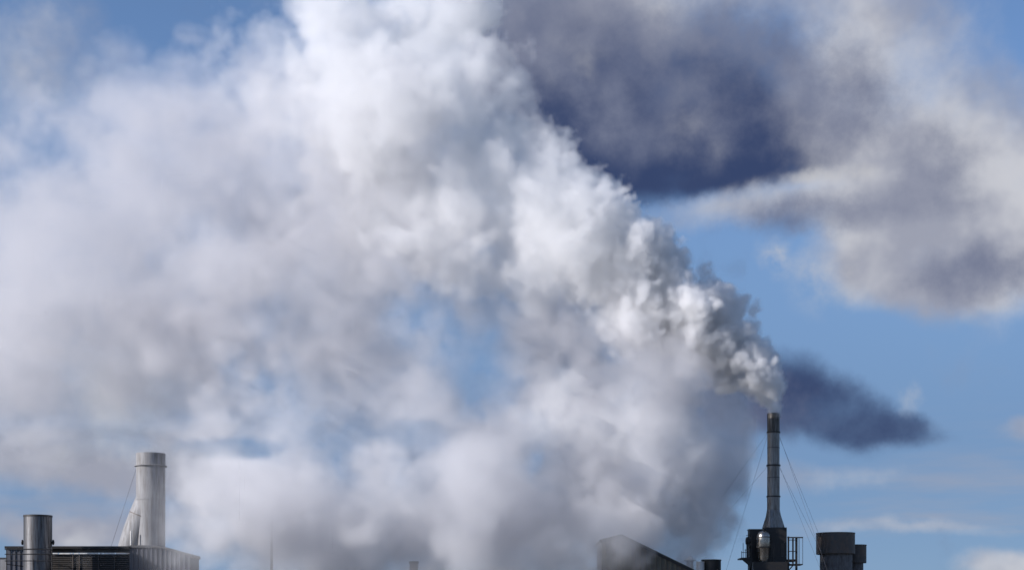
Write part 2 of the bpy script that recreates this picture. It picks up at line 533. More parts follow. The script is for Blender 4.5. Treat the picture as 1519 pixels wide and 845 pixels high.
# ------------------------------------------------------------------ cladded shed in the middle
YS = 199.0
ks = YS / F
sx = lambda p: (p - 759.5) * ks
sz = lambda p: 2 + (941 - p) * ks
shed = thing('mill_shed', (sx(980), YS, 0), 'mill shed clad in dark green and brown ribbed sheets, half lost in steam', 'building')
rl = lambda p: 792.0 + (p - 922) * 0.487 if p > 922 else 792.0 - (p - 922) * 0.25      # roof line row at photo column p
p = 893.0
rnd = random.Random(4)
i = 0
while p < 1100:
    w = 7.4
    bm = bmesh.new()
    # one sheet: flat pan with a raised rib, cut to the slope
    prof = [(0, 0), (.62, 0), (.68, -.11), (.90, -.11), (.96, 0), (0.995, 0)]
    lo = [bm.verts.new((sx(p + w * q), YS + d, 0)) for q, d in prof]
    hi = [bm.verts.new((sx(p + w * q), YS + d, sz(rl(p + w * q) + 3.0))) for q, d in prof]
    lob = [bm.verts.new((v_.co.x, YS + .12, 0)) for v_ in lo]
    hib = [bm.verts.new((v_.co.x, YS + .12, v_.co.z)) for v_ in hi]
    for k in range(len(prof) - 1):
        bm.faces.new((lo[k], lo[k + 1], hi[k + 1], hi[k]))
        bm.faces.new((hi[k], hi[k + 1], hib[k + 1], hib[k]))
    bm.faces.new((lo[0], hi[0], hib[0], lob[0]))
    bm.faces.new((lo[-1], lob[-1], hib[-1], hi[-1]))
    obj('cladding_sheet', bm, M['clad'] if rnd.random() < .55 else M['clad2'], shed, smooth=False)
    p += w
    i += 1


def slope(bm, x0, x1, t, d0, d1, off):
    a = []
    for x_ in (x0, x1):
        for d in (d0, d1):
            for o_ in (0, -t):
                a.append(bm.verts.new((sx(x_), YS + d, sz(rl(x_) + off) + o_)))
    for f in ((0, 1, 3, 2), (4, 6, 7, 5), (0, 4, 5, 1), (2, 3, 7, 6), (0, 2, 6, 4), (1, 5, 7, 3)):
        bm.faces.new([a[q] for q in f])


obj('barge_board', BM(slope, 922, 1101, .42, -.2, -.12, 0), M['black'], shed, smooth=False)
obj('barge_board', BM(slope, 891, 921.9, .42, -.2, -.12, 0), M['black'], shed, smooth=False)
obj('roof_slope', BM(slope, 921.9, 1102, .15, -.119, 14, -.4), M['roof'], shed, smooth=False)
obj('roof_slope', BM(slope, 890, 921.9, .15, -.119, 14, -.4), M['roof'], shed, smooth=False)
obj('side_wall', BM(box, (sx(893) + .1, YS + .13, 0), (sx(893) + .3, YS + 13.5, sz(804))), M['clad2'], shed, smooth=False)
obj('side_wall', BM(box, (sx(1100) - .4, YS + .13, 0), (sx(1100) - .2, YS + 13.5, sz(rl(1100)) - .4)), M['clad2'], shed, smooth=False)
obj('rear_wall', BM(box, (sx(893) + .31, YS + 13.2, 0), (sx(1100) - .41, YS + 13.4, 9.0)), M['clad2'], shed, smooth=False)

# vents beside the shed
YN = 203.0
kn = YN / F
nx = lambda p: (p - 759.5) * kn
nz = lambda p: 2 + (941 - p) * kn
t = thing('capped_vent', (nx(1023), YN, 7.0), 'slim white roof vent with a conical rain cap beside the shed roof', 'vent')
c = (nx(1023.5), YN)
obj('vent_pipe', BM(lathe, c, [(.42, 7.0), (.42, nz(832)), (.34, nz(831.5))], 24), M['white'], t)
obj('rain_cap', BM(lathe, c, [(.80, nz(831)), (.82, nz(830.4)), (.28, nz(827)), (.22, nz(826)), (.20, nz(823.5)), (.03, nz(823))], 24), M['white'], t)
for k in range(4):
    a = k * math.pi / 2 + .4
    obj('cap_stay', BM(tube, (c[0] + .4 * math.cos(a), c[1] + .4 * math.sin(a), nz(833)), (c[0] + .5 * math.cos(a), c[1] + .5 * math.sin(a), nz(830.6)), .025, 6), M['dark'], t)
t = thing('steam_vent', (nx(1053), YN, 6.0), 'squat wide dark vent puffing thick grey steam, between shed and smokestack', 'vent')
c = (nx(1055), YN)
obj('vent_shell', BM(lathe, c, [(1.22, 6.0), (1.22, nz(831)), (1.28, nz(831)), (1.28, nz(829.5)), (1.12, nz(829.5)), (1.12, nz(836))], 36, False), M['dark'], t)
obj('feed_pipe', BM(lathe, (nx(1037.5), YN - 1.0), [(.5, 6.5), (.5, nz(834)), (.54, nz(834)), (.54, nz(833)), (.4, nz(833))], 28), M['white'], t)

# ------------------------------------------------------------------ left mill block
YL = 204.0
kl = YL / F
lx = lambda p: (p - 759.5) * kl
lz = lambda p: 2 + (941 - p) * kl
mill = thing('mill_block', (lx(140), YL, 0), 'dark flat roofed mill block at lower left with louvred wall and ribbed cladding', 'building')


def lrect(bm, x0, x1, y0, y1, d0, d1):
    box(bm, (lx(x0), YL + d0, max(0, lz(y1)) if y1 < 960 else 0), (lx(x1), YL + d1, lz(y0)))


obj('core_wall', BM(lrect, 10, 281, 826, 999, .6, 6.2), M['black'], mill, smooth=False)
obj('roof_deck', BM(lrect, 9, 283, 823, 825.9, .6, 6.3), M['roof'], mill, smooth=False)


def sheet(x0, x1, y0a, y0b, mat, name='cladding_sheet', d=0.0):
    bm = bmesh.new()
    prof = [(0, 0), (.55, 0), (.63, -.10), (.88, -.10), (.95, 0), (0.99, 0)]
    w = x1 - x0
    lo = [bm.verts.new((lx(x0 + w * q), YL + d + e, 0)) for q, e in prof]
    hi = [bm.verts.new((lx(x0 + w * q), YL + d + e, lz(y0a + (y0b - y0a) * q))) for q, e in prof]
    hb = [bm.verts.new((v_.co.x, YL + d + .15, v_.co.z)) for v_ in hi]
    for k in range(5):
        bm.faces.new((lo[k], lo[k + 1], hi[k + 1], hi[k]))
        bm.faces.new((hi[k], hi[k + 1], hb[k + 1], hb[k]))
    obj(name, bm, mat, mill, smooth=False)


for k in range(5):           # ribbed corner left of the round stack
    sheet(9.5 + k * 7.2, 9.5 + (k + 1) * 7.2, 813.5, 813.5, M['blue'])
obj('parapet_beam', BM(lrect, 8, 193, 809.6, 813.3, -.35, .5), M['black'], mill, smooth=False)
obj('parapet_beam', BM(lrect, 46, 192, 813.5, 819, .05, .45), M['dark'], mill, smooth=False)
rl_ = random.Random(8)
for x0, x1 in ((77.5, 86), (88, 104), (105, 108), (109.5, 117), (118.5, 127), (127.8, 146), (148, 152), (154, 170), (172, 190)):
    obj('light_flashing', BM(lrect, x0, x1, 819.6, 820.9 + rl_.random() * .4, -.12, .04), M['white'], mill, smooth=False)
y = 822.2
while y < 858:
    # louvre blade: tilted slat
    bm = bmesh.new()
    box(bm, (lx(46), YL + .12, lz(y + 2.1)), (lx(191), YL + .5, lz(y)))
    for v_ in bm.verts:
        if v_.co.y > YL + .3:
            v_.co.z += .12
    obj('louvre_blade', bm, M['dark'], mill, smooth=False)
    y += 2.95
for x_ in (108, 117.5, 146, 170):
    obj('louvre_post', BM(lrect, x_ - .5, x_ + .5, 821.3, 862, -.02, .1), M['hood'], mill, smooth=False)
n = 13
for k in range(n):           # ribbed wall under the elbow stack, eaves falling to the right
    a, b = 192 + k * 7.0, 192 + (k + 1) * 7.0
    ya = 810 + max(0, a - 236) * .27
    yb = 810 + max(0, b - 236) * .27
    sheet(a, b, ya, yb, M['blue'])


def eave(bm, x0, y0, x1, y1, t, d0, d1):
    a = []
    for x_, y_ in ((x0, y0), (x1, y1)):
        for d in (d0, d1):
            for o_ in (0, -t):
                a.append(bm.verts.new((lx(x_), YL + d, lz(y_) + o_)))
    for f in ((0, 1, 3, 2), (4, 6, 7, 5), (0, 4, 5, 1), (2, 3, 7, 6), (0, 2, 6, 4), (1, 5, 7, 3)):
        bm.faces.new([a[q] for q in f])


obj('eave_trim', BM(eave, 193.2, 808.2, 236, 808.2, .3, -.22, 5.6), M['roof'], mill, smooth=False)
obj('eave_trim', BM(eave, 236.1, 808.2, 284.5, 821.5, .3, -.22, 5.6), M['roof'], mill, smooth=False)
# guard rail in front of the round stack
YR = 197.0
rk = YR / F
rx = lambda p: (p - 759.5) * rk
rz = lambda p: 2 + (941 - p) * rk
for y in (814.3, 821.3, 831.2):
    obj('guard_rail', BM(tube, (rx(7), YR, rz(y)), (rx(78), YR, rz(y)), .055, 8), M['black'], mill)
for x_ in (9.5, 77):
    obj('guard_post', BM(tube, (rx(x_), YR + .06, 0), (rx(x_), YR + .06, rz(811)), .06, 8), M['black'], mill)
    obj('rail_tie', BM(tube, (rx(x_), YR + .1, rz(836)), (rx(x_) + .0, YL + .1, rz(836)), .05, 6), M['black'], mill)
an = thing('annex', (lx(-20), YL, 0), 'low pale grey ribbed annex at the far left edge, beside the dark mill block', 'building')
for k in range(6):
    bm = bmesh.new()
    a, b = 7.6 - (k + 1) * 8.0, 7.4 - k * 8.0
    box(bm, (lx(a), YL + .4, 0), (lx(b), YL + 8, lz(827.5)))
    obj('wall_sheet', bm, M['pale'], an, smooth=False)
obj('flat_roof', BM(box, (lx(-41), YL + .3, lz(827.3)), (lx(8), YL + 8.1, lz(826))), M['roof'], an, smooth=False)

# round stack at far left
Y1 = 200.0
c = (X(56.2), Y1)
r = 20.6 * K
st = thing('round_stack', (c[0], Y1, 0), 'short round grey steel stack at the far left, sunlit down its left edge', 'stack')
obj('stack_shell', BM(lathe, c, [(r, 0), (r, Z(796)), (r, Z(764) - .04), (r + .02, Z(764) - .04), (r + .02, Z(764)), (r - .06, Z(764)), (r - .08, Z(775))], 56, False), M['galv'], st)
for y in (793, 836):
    obj('shell_seam', BM(lathe, c, [(r - .02, Z(y) - .025), (r + .015, Z(y) - .025), (r + .015, Z(y) + .025), (r - .02, Z(y) + .025)], 56), M['galv'], st)
for y in (814.5, 822):
    obj('clamp_band', BM(lathe, c, [(r - .02, Z(y) - .05), (r + .05, Z(y) - .05), (r + .05, Z(y) + .05), (r - .02, Z(y) + .05)], 56), M['black'], st)
obj('sooty_rim', BM(lathe, c, [(r - .04, Z(766.6)), (r + .035, Z(766.6)), (r + .035, Z(764) + .012), (r - .07, Z(764) + .012)], 56, False), M['dark'], st)
for s, px in ((-1, 33.2), (1, 79)):
    lug = obj('lifting_lug', BM(tube, (c[0] + s * (r - .05), Y1, Z(804)), (X(px), Y1, Z(804)), .10, 10), M['black'], st)
    obj('lug_plate', BM(blobby, Vector((X(px), Y1, Z(803.8))), (.15, .24, .34)), M['black'], lug)

# elbow stack
Y2 = 207.5
k2 = Y2 / F
ex = lambda p: (p - 759.5) * k2
ez = lambda p: 2 + (941 - p) * k2
c = (ex(223.6), Y2)
r = 21.2 * k2
el = thing('branched_stack', (c[0], Y2, 0), 'pale grey stack with a slanting branch duct joining it, rising above the left mill block', 'stack')
obj('stack_shell', BM(lathe, c, [(r, 0), (r, ez(740)), (r, ez(691))], 56), M['pale'], el)
obj('top_ring', BM(lathe, c, [(r + .02, ez(690.4)), (r + .02, ez(672.5)), (r - .05, ez(672.5)), (r - .07, ez(686))], 56, False), M['pale'], el)
obj('collar', BM(lathe, c, [(r - .05, ez(690.4) - .1), (r + .22, ez(690.4) - .1), (r + .22, ez(690.4)), (r + .03, ez(690.4) + .05)], 56), M['pale'], el)
obj('seam_band', BM(lathe, c, [(r - .05, ez(741.5)), (r + .06, ez(741.5)), (r + .06, ez(740.3)), (r - .05, ez(740.3))], 56), M['pale'], el)


def duct(bm, pts, n=28):
    """bent duct through (px, py, radius px) points in the plane of the stack"""
    P_ = [(Vector((ex(a), Y2 + .3, ez(b))), q * k2) for a, b, q in pts]
    rings = []
    for i_, (p_, q) in enumerate(P_):
        d = (P_[min(i_ + 1, len(P_) - 1)][0] - P_[max(i_ - 1, 0)][0]).normalized()
        s_ = Vector((0, 1, 0))
        o_ = d.cross(s_)
        rings.append([bm.verts.new(p_ + q * (s_ * math.cos(2 * math.pi * k_ / n) + o_ * math.sin(2 * math.pi * k_ / n))) for k_ in range(n)])
    for a, b in zip(rings, rings[1:]):
        for k_ in range(n):
            bm.faces.new((a[k_], a[(k_ + 1) % n], b[(k_ + 1) % n], b[k_]))
    bm.faces.new(rings[0])
    bm.faces.new(rings[-1])


obj('branch_duct', BM(duct, [(227, 718, 14), (225, 730, 18.5), (219, 748, 21), (211, 768, 21.5), (203, 788, 21), (195, 812, 20.5), (188, 842, 20)]), M['pale'], el)
d_ = Vector((ex(203) - ex(219), 0, ez(790) - ez(750))).normalized()
pc = Vector((ex(212.5), Y2 + .3, ez(766)))
obj('duct_flange', BM(tube, pc - d_ * .06, pc + d_ * .06, 22.3 * k2, 36), M['hood'], el)
obj('drain_pipe', BM(tube, (ex(199.5), Y2 - 2.0, ez(812)), (ex(199.5), Y2 - 2.0, ez(788)), .09, 10), M['white'], el)
obj('guy_wire', BM(tube, (ex(203), Y2, ez(692)), (ex(158), Y2 + 2, ez(812)), .022, 6), M['wire'], el)

# two things barely seen through the drifting steam
t = thing('lamp_mast', (at(403, 850, 212).x, 212, 0), 'faint pale mast hidden in the drifting steam right of the branched stack', 'mast')
q = at(403, 742, 212)
obj('mast_pole', BM(lathe, (q.x, 212), [(.22, 0), (.16, q.z - 2.3), (.14, q.z)], 16), M['pale'], t)
obj('mast_head', BM(box, (q.x - .3, 211.7, at(0, 770, 212).z), (q.x + .3, 212.3, at(0, 767.5, 212).z)), M['dark'], t)
t = thing('vent_pipe', (at(613, 850, 206).x, 206, 0), 'stubby dark vent pipe poking up through low steam at bottom centre', 'vent')
q = at(614, 832, 206)
obj('pipe_shell', BM(lathe, (q.x, 206), [(.55, 0), (.55, q.z - .3), (.62, q.z - .3), (.62, q.z), (.5, q.z)], 24), M['dark'], t)
obj('pipe_band', BM(lathe, (q.x, 206), [(.5, q.z - .75), (.6, q.z - .75), (.6, q.z - .65), (.5, q.z - .65)], 24), M['black'], t)

# ------------------------------------------------------------------ smoke and steam (real voxel density, lit by the sun and the sky)
RS = np.random.RandomState


_spec = {}


def fbm(shape, org, vox, cell, octs, seed, gain=0.5, billow=False):
    """isotropic band-summed noise made in the frequency domain; plain: mean .5, billow: mean .38 with sharp creases"""
    good = lambda n_: next(k_ for k_ in range(n_, n_ + 200) if _smooth(k_))
    sh = tuple(good(n_) for n_ in shape)
    key = (sh, seed)
    if key not in _spec:
        _spec.clear()
        kx = np.fft.fftfreq(sh[0], vox)[:, None, None].astype('f4')
        ky = np.fft.fftfreq(sh[1], vox)[None, :, None].astype('f4')
        kz = np.fft.rfftfreq(sh[2], vox)[None, None, :].astype('f4')
        kk = np.log2(np.sqrt(kx * kx + ky * ky + kz * kz) + 1e-9)
        _spec[key] = (np.fft.rfftn(RS(seed).standard_normal(sh).astype('f4')).astype('c8'), kk)
    W, kk = _spec[key]
    o_, tot = None, 0.0
    if billow:
        for k_ in range(octs):
            b_ = np.fft.irfftn(W * np.exp(-((kk - math.log2(.5 * 2 ** k_ / cell)) / .62) ** 2), sh)
            b_ = np.abs(b_ / b_.std()).astype('f4') * .475 * gain ** k_
            o_ = b_ if o_ is None else o_ + b_
            tot += gain ** k_
        o_ /= tot
    else:
        flt = 0
        for k_ in range(octs):
            c_ = math.log2(.5 * 2 ** k_ / cell)
            flt = flt + gain ** k_ * 2 ** (-1.5 * k_) * np.exp(-((kk - c_) / .7) ** 2)
        o_ = np.fft.irfftn(W * flt, sh)
        o_ = (o_ / o_.std() * .15 + .5).astype('f4')
    return np.ascontiguousarray(o_[:shape[0], :shape[1], :shape[2]])


def _smooth(n_):
    for f in (2, 3, 5, 7, 11, 13):
        while n_ % f == 0:
            n_ //= f
    return n_ == 1


class Grid:
    def __init__(self, lo, hi, vox):
        self.lo = np.array(lo, 'f8')
        self.vox = vox
        self.n = tuple(int(math.ceil((hi[i_] - lo[i_]) / vox)) + 1 for i_ in range(3))
        self.s = np.full(self.n, -50.0, 'f4')
        self.ax = [(self.lo[i_] + vox * np.arange(self.n[i_])).astype('f4') for i_ in range(3)]

    def puff(self, c, r, squash=(1, 1, 1), pad=3.0):
        sl_, d2 = [], []
        for i_ in range(3):
            e = r * squash[i_] + pad
            a = max(0, int((c[i_] - e - self.lo[i_]) / self.vox))
            b = min(self.n[i_], int((c[i_] + e - self.lo[i_]) / self.vox) + 2)
            if b <= a:
                return
            sl_.append(slice(a, b))
            d2.append(((self.ax[i_][a:b] - c[i_]) / squash[i_]) ** 2)
        d = np.sqrt(d2[0][:, None, None] + d2[1][None, :, None] + d2[2][None, None, :])
        v_ = self.s[tuple(sl_)]
        np.maximum(v_, r - d, out=v_)

    def add(self, f, c, r, squash=(1, 1, 1), amp=1.0, power=1.0):
        """soft blob added to a density field f"""
        sl_, d2 = [], []
        for i_ in range(3):
            e = r * squash[i_]
            a = max(0, int((c[i_] - e - self.lo[i_]) / self.vox))
            b = min(self.n[i_], int((c[i_] + e - self.lo[i_]) / self.vox) + 2)
            if b <= a:
                return
            sl_.append(slice(a, b))
            d2.append(((self.ax[i_][a:b] - c[i_]) / e) ** 2)
        d = 1 - (d2[0][:, None, None] + d2[1][None, :, None] + d2[2][None, None, :])
        np.clip(d, 0, 1, out=d)
        f[tuple(sl_)] += amp * d * d


def sstep(x_, a, b):
    t_ = np.clip((x_ - a) / (b - a), 0, 1)
    return t_ * t_ * (3 - 2 * t_)


def warped(grid, parts_, seed, scale=None):
    """the puff field sampled through a turbulent displacement, so round puffs become torn billows"""
    idx_ = []
    for a in range(3):
        w = 0
        for k_, (amp_, cell_, oct_) in enumerate(parts_):
            w = w + (fbm(grid.n, grid.lo, grid.vox, cell_, oct_, seed + 7 * a + 31 * k_) - .5) * (amp_ / .15 / grid.vox)
        if scale is not None:
            w = w * scale
        sh_ = [1, 1, 1]
        sh_[a] = grid.n[a]
        w = w + np.arange(grid.n[a], dtype='f4').reshape(sh_)
        idx_.append(np.clip(w, 0, grid.n[a] - 1.001))
    i0 = [q_.astype('i4') for q_ in idx_]
    fr = [(q_ - i_).astype('f4') for q_, i_ in zip(idx_, i0)]
    n1, n2 = grid.n[1], grid.n[2]
    base = (i0[0] * n1 + i0[1]) * n2 + i0[2]
    S = grid.s.ravel()
    o_ = 0
    for dx in (0, 1):
        for dy in (0, 1):
            for dz in (0, 1):
                w = (fr[0] if dx else 1 - fr[0]) * (fr[1] if dy else 1 - fr[1]) * (fr[2] if dz else 1 - fr[2])
                o_ = o_ + w * S[base + (dx * n1 + dy) * n2 + dz]
    return o_


def smoke_material(name, g_, col):
    m = bpy.data.materials.new(name)
    m.use_nodes = True
    nt = m.node_tree
    nt.nodes.clear()
    out = nt.nodes.new('ShaderNodeOutputMaterial')
    pv = nt.nodes.new('ShaderNodeVolumePrincipled')
    pv.inputs['Density'].default_value = 1.0
    pv.inputs['Color'].default_value = (*col, 1)
    pv.inputs['Anisotropy'].default_value = g_
    nt.links.new(pv.outputs[0], out.inputs['Volume'])
    return m


def volume_object(name, grid, dens, mat, label, parent=None):
    n_ = grid.n
    dens = dens.copy()
    for a in range(3):                               # empty border
        s0 = [slice(None)] * 3
        s0[a] = 0
        dens[tuple(s0)] = 0
        s0[a] = -1
        dens[tuple(s0)] = 0
    d = np.ascontiguousarray(dens, 'f4').ravel()
    me = bpy.data.meshes.new(name)
    me.vertices.add(d.size)
    me.attributes.new('density', 'FLOAT', 'POINT').data.foreach_set('value', d)
    me.materials.append(mat)
    o_ = bpy.data.objects.new(name, me)
    link(o_, parent)
    mn = grid.lo
    g_ = bpy.data.node_groups.new(name, 'GeometryNodeTree')
    g_.interface.new_socket('Geometry', in_out='INPUT', socket_type='NodeSocketGeometry')
    g_.interface.new_socket('Geometry', in_out='OUTPUT', socket_type='NodeSocketGeometry')
    N, L = g_.nodes.new, g_.links.new
    gi, go = N('NodeGroupInput'), N('NodeGroupOutput')
    vc = N('GeometryNodeVolumeCube')
    vc.inputs['Min'].default_value = mn
    vc.inputs['Max'].default_value = mn + (np.array(n_) - 1) * grid.vox
    for i_, k_ in enumerate('XYZ'):
        vc.inputs['Resolution ' + k_].default_value = n_[i_]
    p_ = N('GeometryNodeInputPosition')

    def vec(op, a, b=None):
        q_ = N('ShaderNodeVectorMath')
        q_.operation = op
        L(a, q_.inputs[0])
        if b is not None:
            q_.inputs[1].default_value = b
        return q_.outputs[0]
    f = vec('FLOOR', vec('ADD', vec('DIVIDE', vec('SUBTRACT', p_.outputs[0], mn), (grid.vox,) * 3), (.5, .5, .5)))
    sp = N('ShaderNodeSeparateXYZ')
    L(f, sp.inputs[0])

    def mi(op, a, b):
        q_ = N('FunctionNodeIntegerMath')
        q_.operation = op
        for k_, v_ in ((0, a), (1, b)):
            if isinstance(v_, int):
                q_.inputs[k_].default_value = v_
            else:
                L(v_, q_.inputs[k_])
        return q_.outputs[0]
    idx = mi('ADD', mi('MULTIPLY', mi('ADD', mi('MULTIPLY', sp.outputs[0], n_[1]), sp.outputs[1]), n_[2]), sp.outputs[2])
    na = N('GeometryNodeInputNamedAttribute')
    na.data_type = 'FLOAT'
    na.inputs[0].default_value = 'density'
    si = N('GeometryNodeSampleIndex')
    si.data_type = 'FLOAT'
    si.domain = 'POINT'
    L(gi.outputs[0], si.inputs['Geometry'])
    L(na.outputs[0], si.inputs['Value'])
    L(idx, si.inputs['Index'])
    L(si.outputs[0], vc.inputs['Density'])
    sm = N('GeometryNodeSetMaterial')
    sm.inputs['Material'].default_value = mat
    L(vc.outputs[0], sm.inputs[0])
    L(sm.outputs[0], go.inputs[0])
    md = o_.modifiers.new('voxels', 'NODES')
    md.node_group = g_
    o_['kind'] = 'stuff'
    if label:
        o_['label'] = label
    return o_


def cauliflower(grid, pts, seed, kids=16, grand=8, kr=(.30, .50), gr=(.28, .5), lim=0.5, jit=.35, yjit=.4):
    """chain of puffs along pts = (px, py, r_px, Y); each wears smaller puffs, which wear smaller ones"""
    rs = RS(seed)

    def sph():
        v_ = rs.normal(size=3)
        return v_ / np.linalg.norm(v_)
    for i_ in range(len(pts) - 1):
        a, b = pts[i_], pts[i_ + 1]
        dist = math.hypot(a[0] - b[0], a[1] - b[1])
        n_ = max(1, int(round(dist / (0.5 * (a[2] + b[2]) * .55))))
        for k_ in range(n_):
            t_ = k_ / n_
            px, py, rp, Y = [a[j_] + (b[j_] - a[j_]) * t_ for j_ in range(4)]
            r_ = rp * Y / F
            c_ = np.array(at(px, py, Y))
            R0 = r_ * rs.uniform(.62, .78)
            c0 = c_ + rs.uniform(-1, 1, 3) * r_ * np.array((.22, yjit, .22)) * (jit / .35)
            grid.puff(c0, R0)
            for q_ in range(kids):
                d_ = sph()
                r1 = r_ * rs.uniform(*kr)
                c1 = c0 + d_ * R0 * rs.uniform(.8, 1.1)
                if r1 < lim * .5:
                    continue
                grid.puff(c1, r1)
                for w_ in range(grand):
                    d2 = sph()
                    if d2.dot(d_) < -.1:
                        d2 = -d2
                    r2 = r1 * rs.uniform(*gr)
                    if r2 < lim * .5:
                        continue
                    grid.puff(c1 + d2 * r1 * rs.uniform(.85, 1.05), r2)


smoke = smoke_material('white_smoke', 0.1, (0.99, 0.99, 0.99))
shaded = smoke_material('shade_grey_steam', 0.1, (0.92, 0.92, 0.935))  # shade of the low steam put into its colour as a greyer albedo
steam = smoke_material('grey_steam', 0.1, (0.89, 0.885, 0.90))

# --- dense column straight out of the tall chimney (fine voxels)
G1 = Grid(at(735, 640, 200) - Vector((0, 13, 0)), at(1205, 150, 200) + Vector((0, 19, 0)), 0.21)
col_pts = [(1147.2, 616, 9, 200), (1147, 610, 10, 200), (1145, 600, 13, 200), (1140, 584, 18, 200), (1130, 561, 27, 200), (1110, 531, 37, 200), (1080, 502, 46, 200.5),
           (1034, 474, 53, 201), (970, 446, 62, 202), (912, 408, 72, 203), (855, 362, 84, 204), (790, 312, 94, 205.5), (730, 262, 100, 207)]
cauliflower(G1, col_pts, 5, 20, 10, lim=.55)
z_ = G1.ax[2][None, None, :]
amp = .10 + .90 * sstep(z_, Z(612), Z(545))
s = warped(G1, ((.50, 3.5, 3), (.20, 1.0, 2)), 300, amp)
s += amp * ((fbm(G1.n, G1.lo, .21, 3.6, 4, 31, .6, True) - .38) * 2.0 + (fbm(G1.n, G1.lo, .21, 1.1, 2, 90, .5) - .5) * .7)
dn = sstep(s, -.2, .75) * (1 + 2.0 * sstep(z_, Z(560), Z(610))) * (.55 + .9 * fbm(G1.n, G1.lo, .21, 2.4, 3, 12))
gx = G1.ax[0][:, None, None]
fade1 = sstep(gx, X(760), X(850)) * (.22 + .78 * sstep(gx, X(850), X(1085)))
col_d = dn * fade1 * 1.4

# --- upper plume (coarser voxels)
VOX = .36
G2 = Grid((X(120), 182, Z(560)), (X(1040), 240, Z(-200)), VOX)
up_pts = [(970, 446, 62, 202), (912, 408, 72, 203), (855, 362, 84, 204), (790, 312, 94, 205.5), (730, 262, 100, 207), (665, 212, 104, 208), (605, 165, 110, 210), (545, 105, 112, 211), (505, 50, 100, 212), (520, -20, 110, 213)]
cauliflower(G2, up_pts, 11, 18, 8, lim=1.1)
cauliflower(G2, [(560, 230, 90, 211), (630, 310, 95, 210), (710, 370, 90, 208)], 21, 16, 7, lim=1.1)
cauliflower(G2, [(450, 180, 75, 212), (390, 120, 58, 212), (350, 80, 40, 212), (330, 110, 30, 212)], 27, 16, 9, lim=.9)
cauliflower(G2, [(640, 0, 85, 216), (690, 20, 60, 216)], 25, 16, 8, lim=1.0)
s = warped(G2, ((1.5, 9.0, 3), (.5, 2.6, 3)), 400)
s += (fbm(G2.n, G2.lo, VOX, 6.5, 5, 51, .62, True) - .38) * 3.8 + (fbm(G2.n, G2.lo, VOX, 2.2, 2, 60, .5) - .5) * 1.3
dn = sstep(s, -.3, 1.1) * (.30 + 1.4 * fbm(G2.n, G2.lo, VOX, 6.0, 4, 62, .6))
fade2 = sstep(G2.ax[0][:, None, None], X(850), X(760))
up_d = dn * .20 * fade2 * (.4 + .6 * sstep(G2.ax[0][:, None, None], X(395), X(440)))

plume = volume_object('smoke_plume', G2, up_d, smoke, 'huge billowing white smoke plume blown up and left from the tall smokestack')
volume_object('smoke_column', G1, col_d, smoke, None, plume)

# --- drifting bank at left and low steam from the squat vent
V3 = .43
G3 = Grid((X(-290), 185, 7.0), (X(1125), 246, Z(10)), V3)
f = np.zeros(G3.n, 'f4')


f2 = np.zeros(G3.n, 'f4')


def soft(px, py, rx_, ry_, Y, amp, dy=None, into=None):
    c_ = at(px, py, Y)
    r_ = rx_ * Y / F
    G3.add(f if into is None else into, np.array(c_), r_, (1, (dy or 16) / r_, ry_ / rx_), amp)


for a in ((60, 330, 400, 240, 226, .9), (330, 300, 330, 220, 226, .9), (480, 390, 260, 190, 224, .9), (270, 480, 300, 160, 225, .9),
          (20, 530, 280, 150, 226, .9), (530, 530, 140, 100, 224, .8), (130, 200, 240, 110, 227, .8), (560, 270, 170, 170, 224, .9), (640, 400, 160, 90, 222, .9),
          (820, 470, 130, 120, 218, 1.0), (850, 560, 140, 120, 215, 1.0), (960, 480, 120, 120, 212, .9),
          (960, 690, 170, 140, 214, 1.2), (800, 660, 160, 120, 210, 1.2), (1010, 770, 110, 90, 214, 1.2), (860, 770, 190, 130, 211, 1.2), (680, 740, 240, 140, 207, 1.2), (470, 740, 260, 140, 206, 1.1),
          (300, 780, 150, 130, 204, .9), (1010, 570, 120, 110, 211, .9), (560, 830, 420, 90, 204, 1.0), (120, 700, 280, 60, 228, .5)):
    soft(*a)
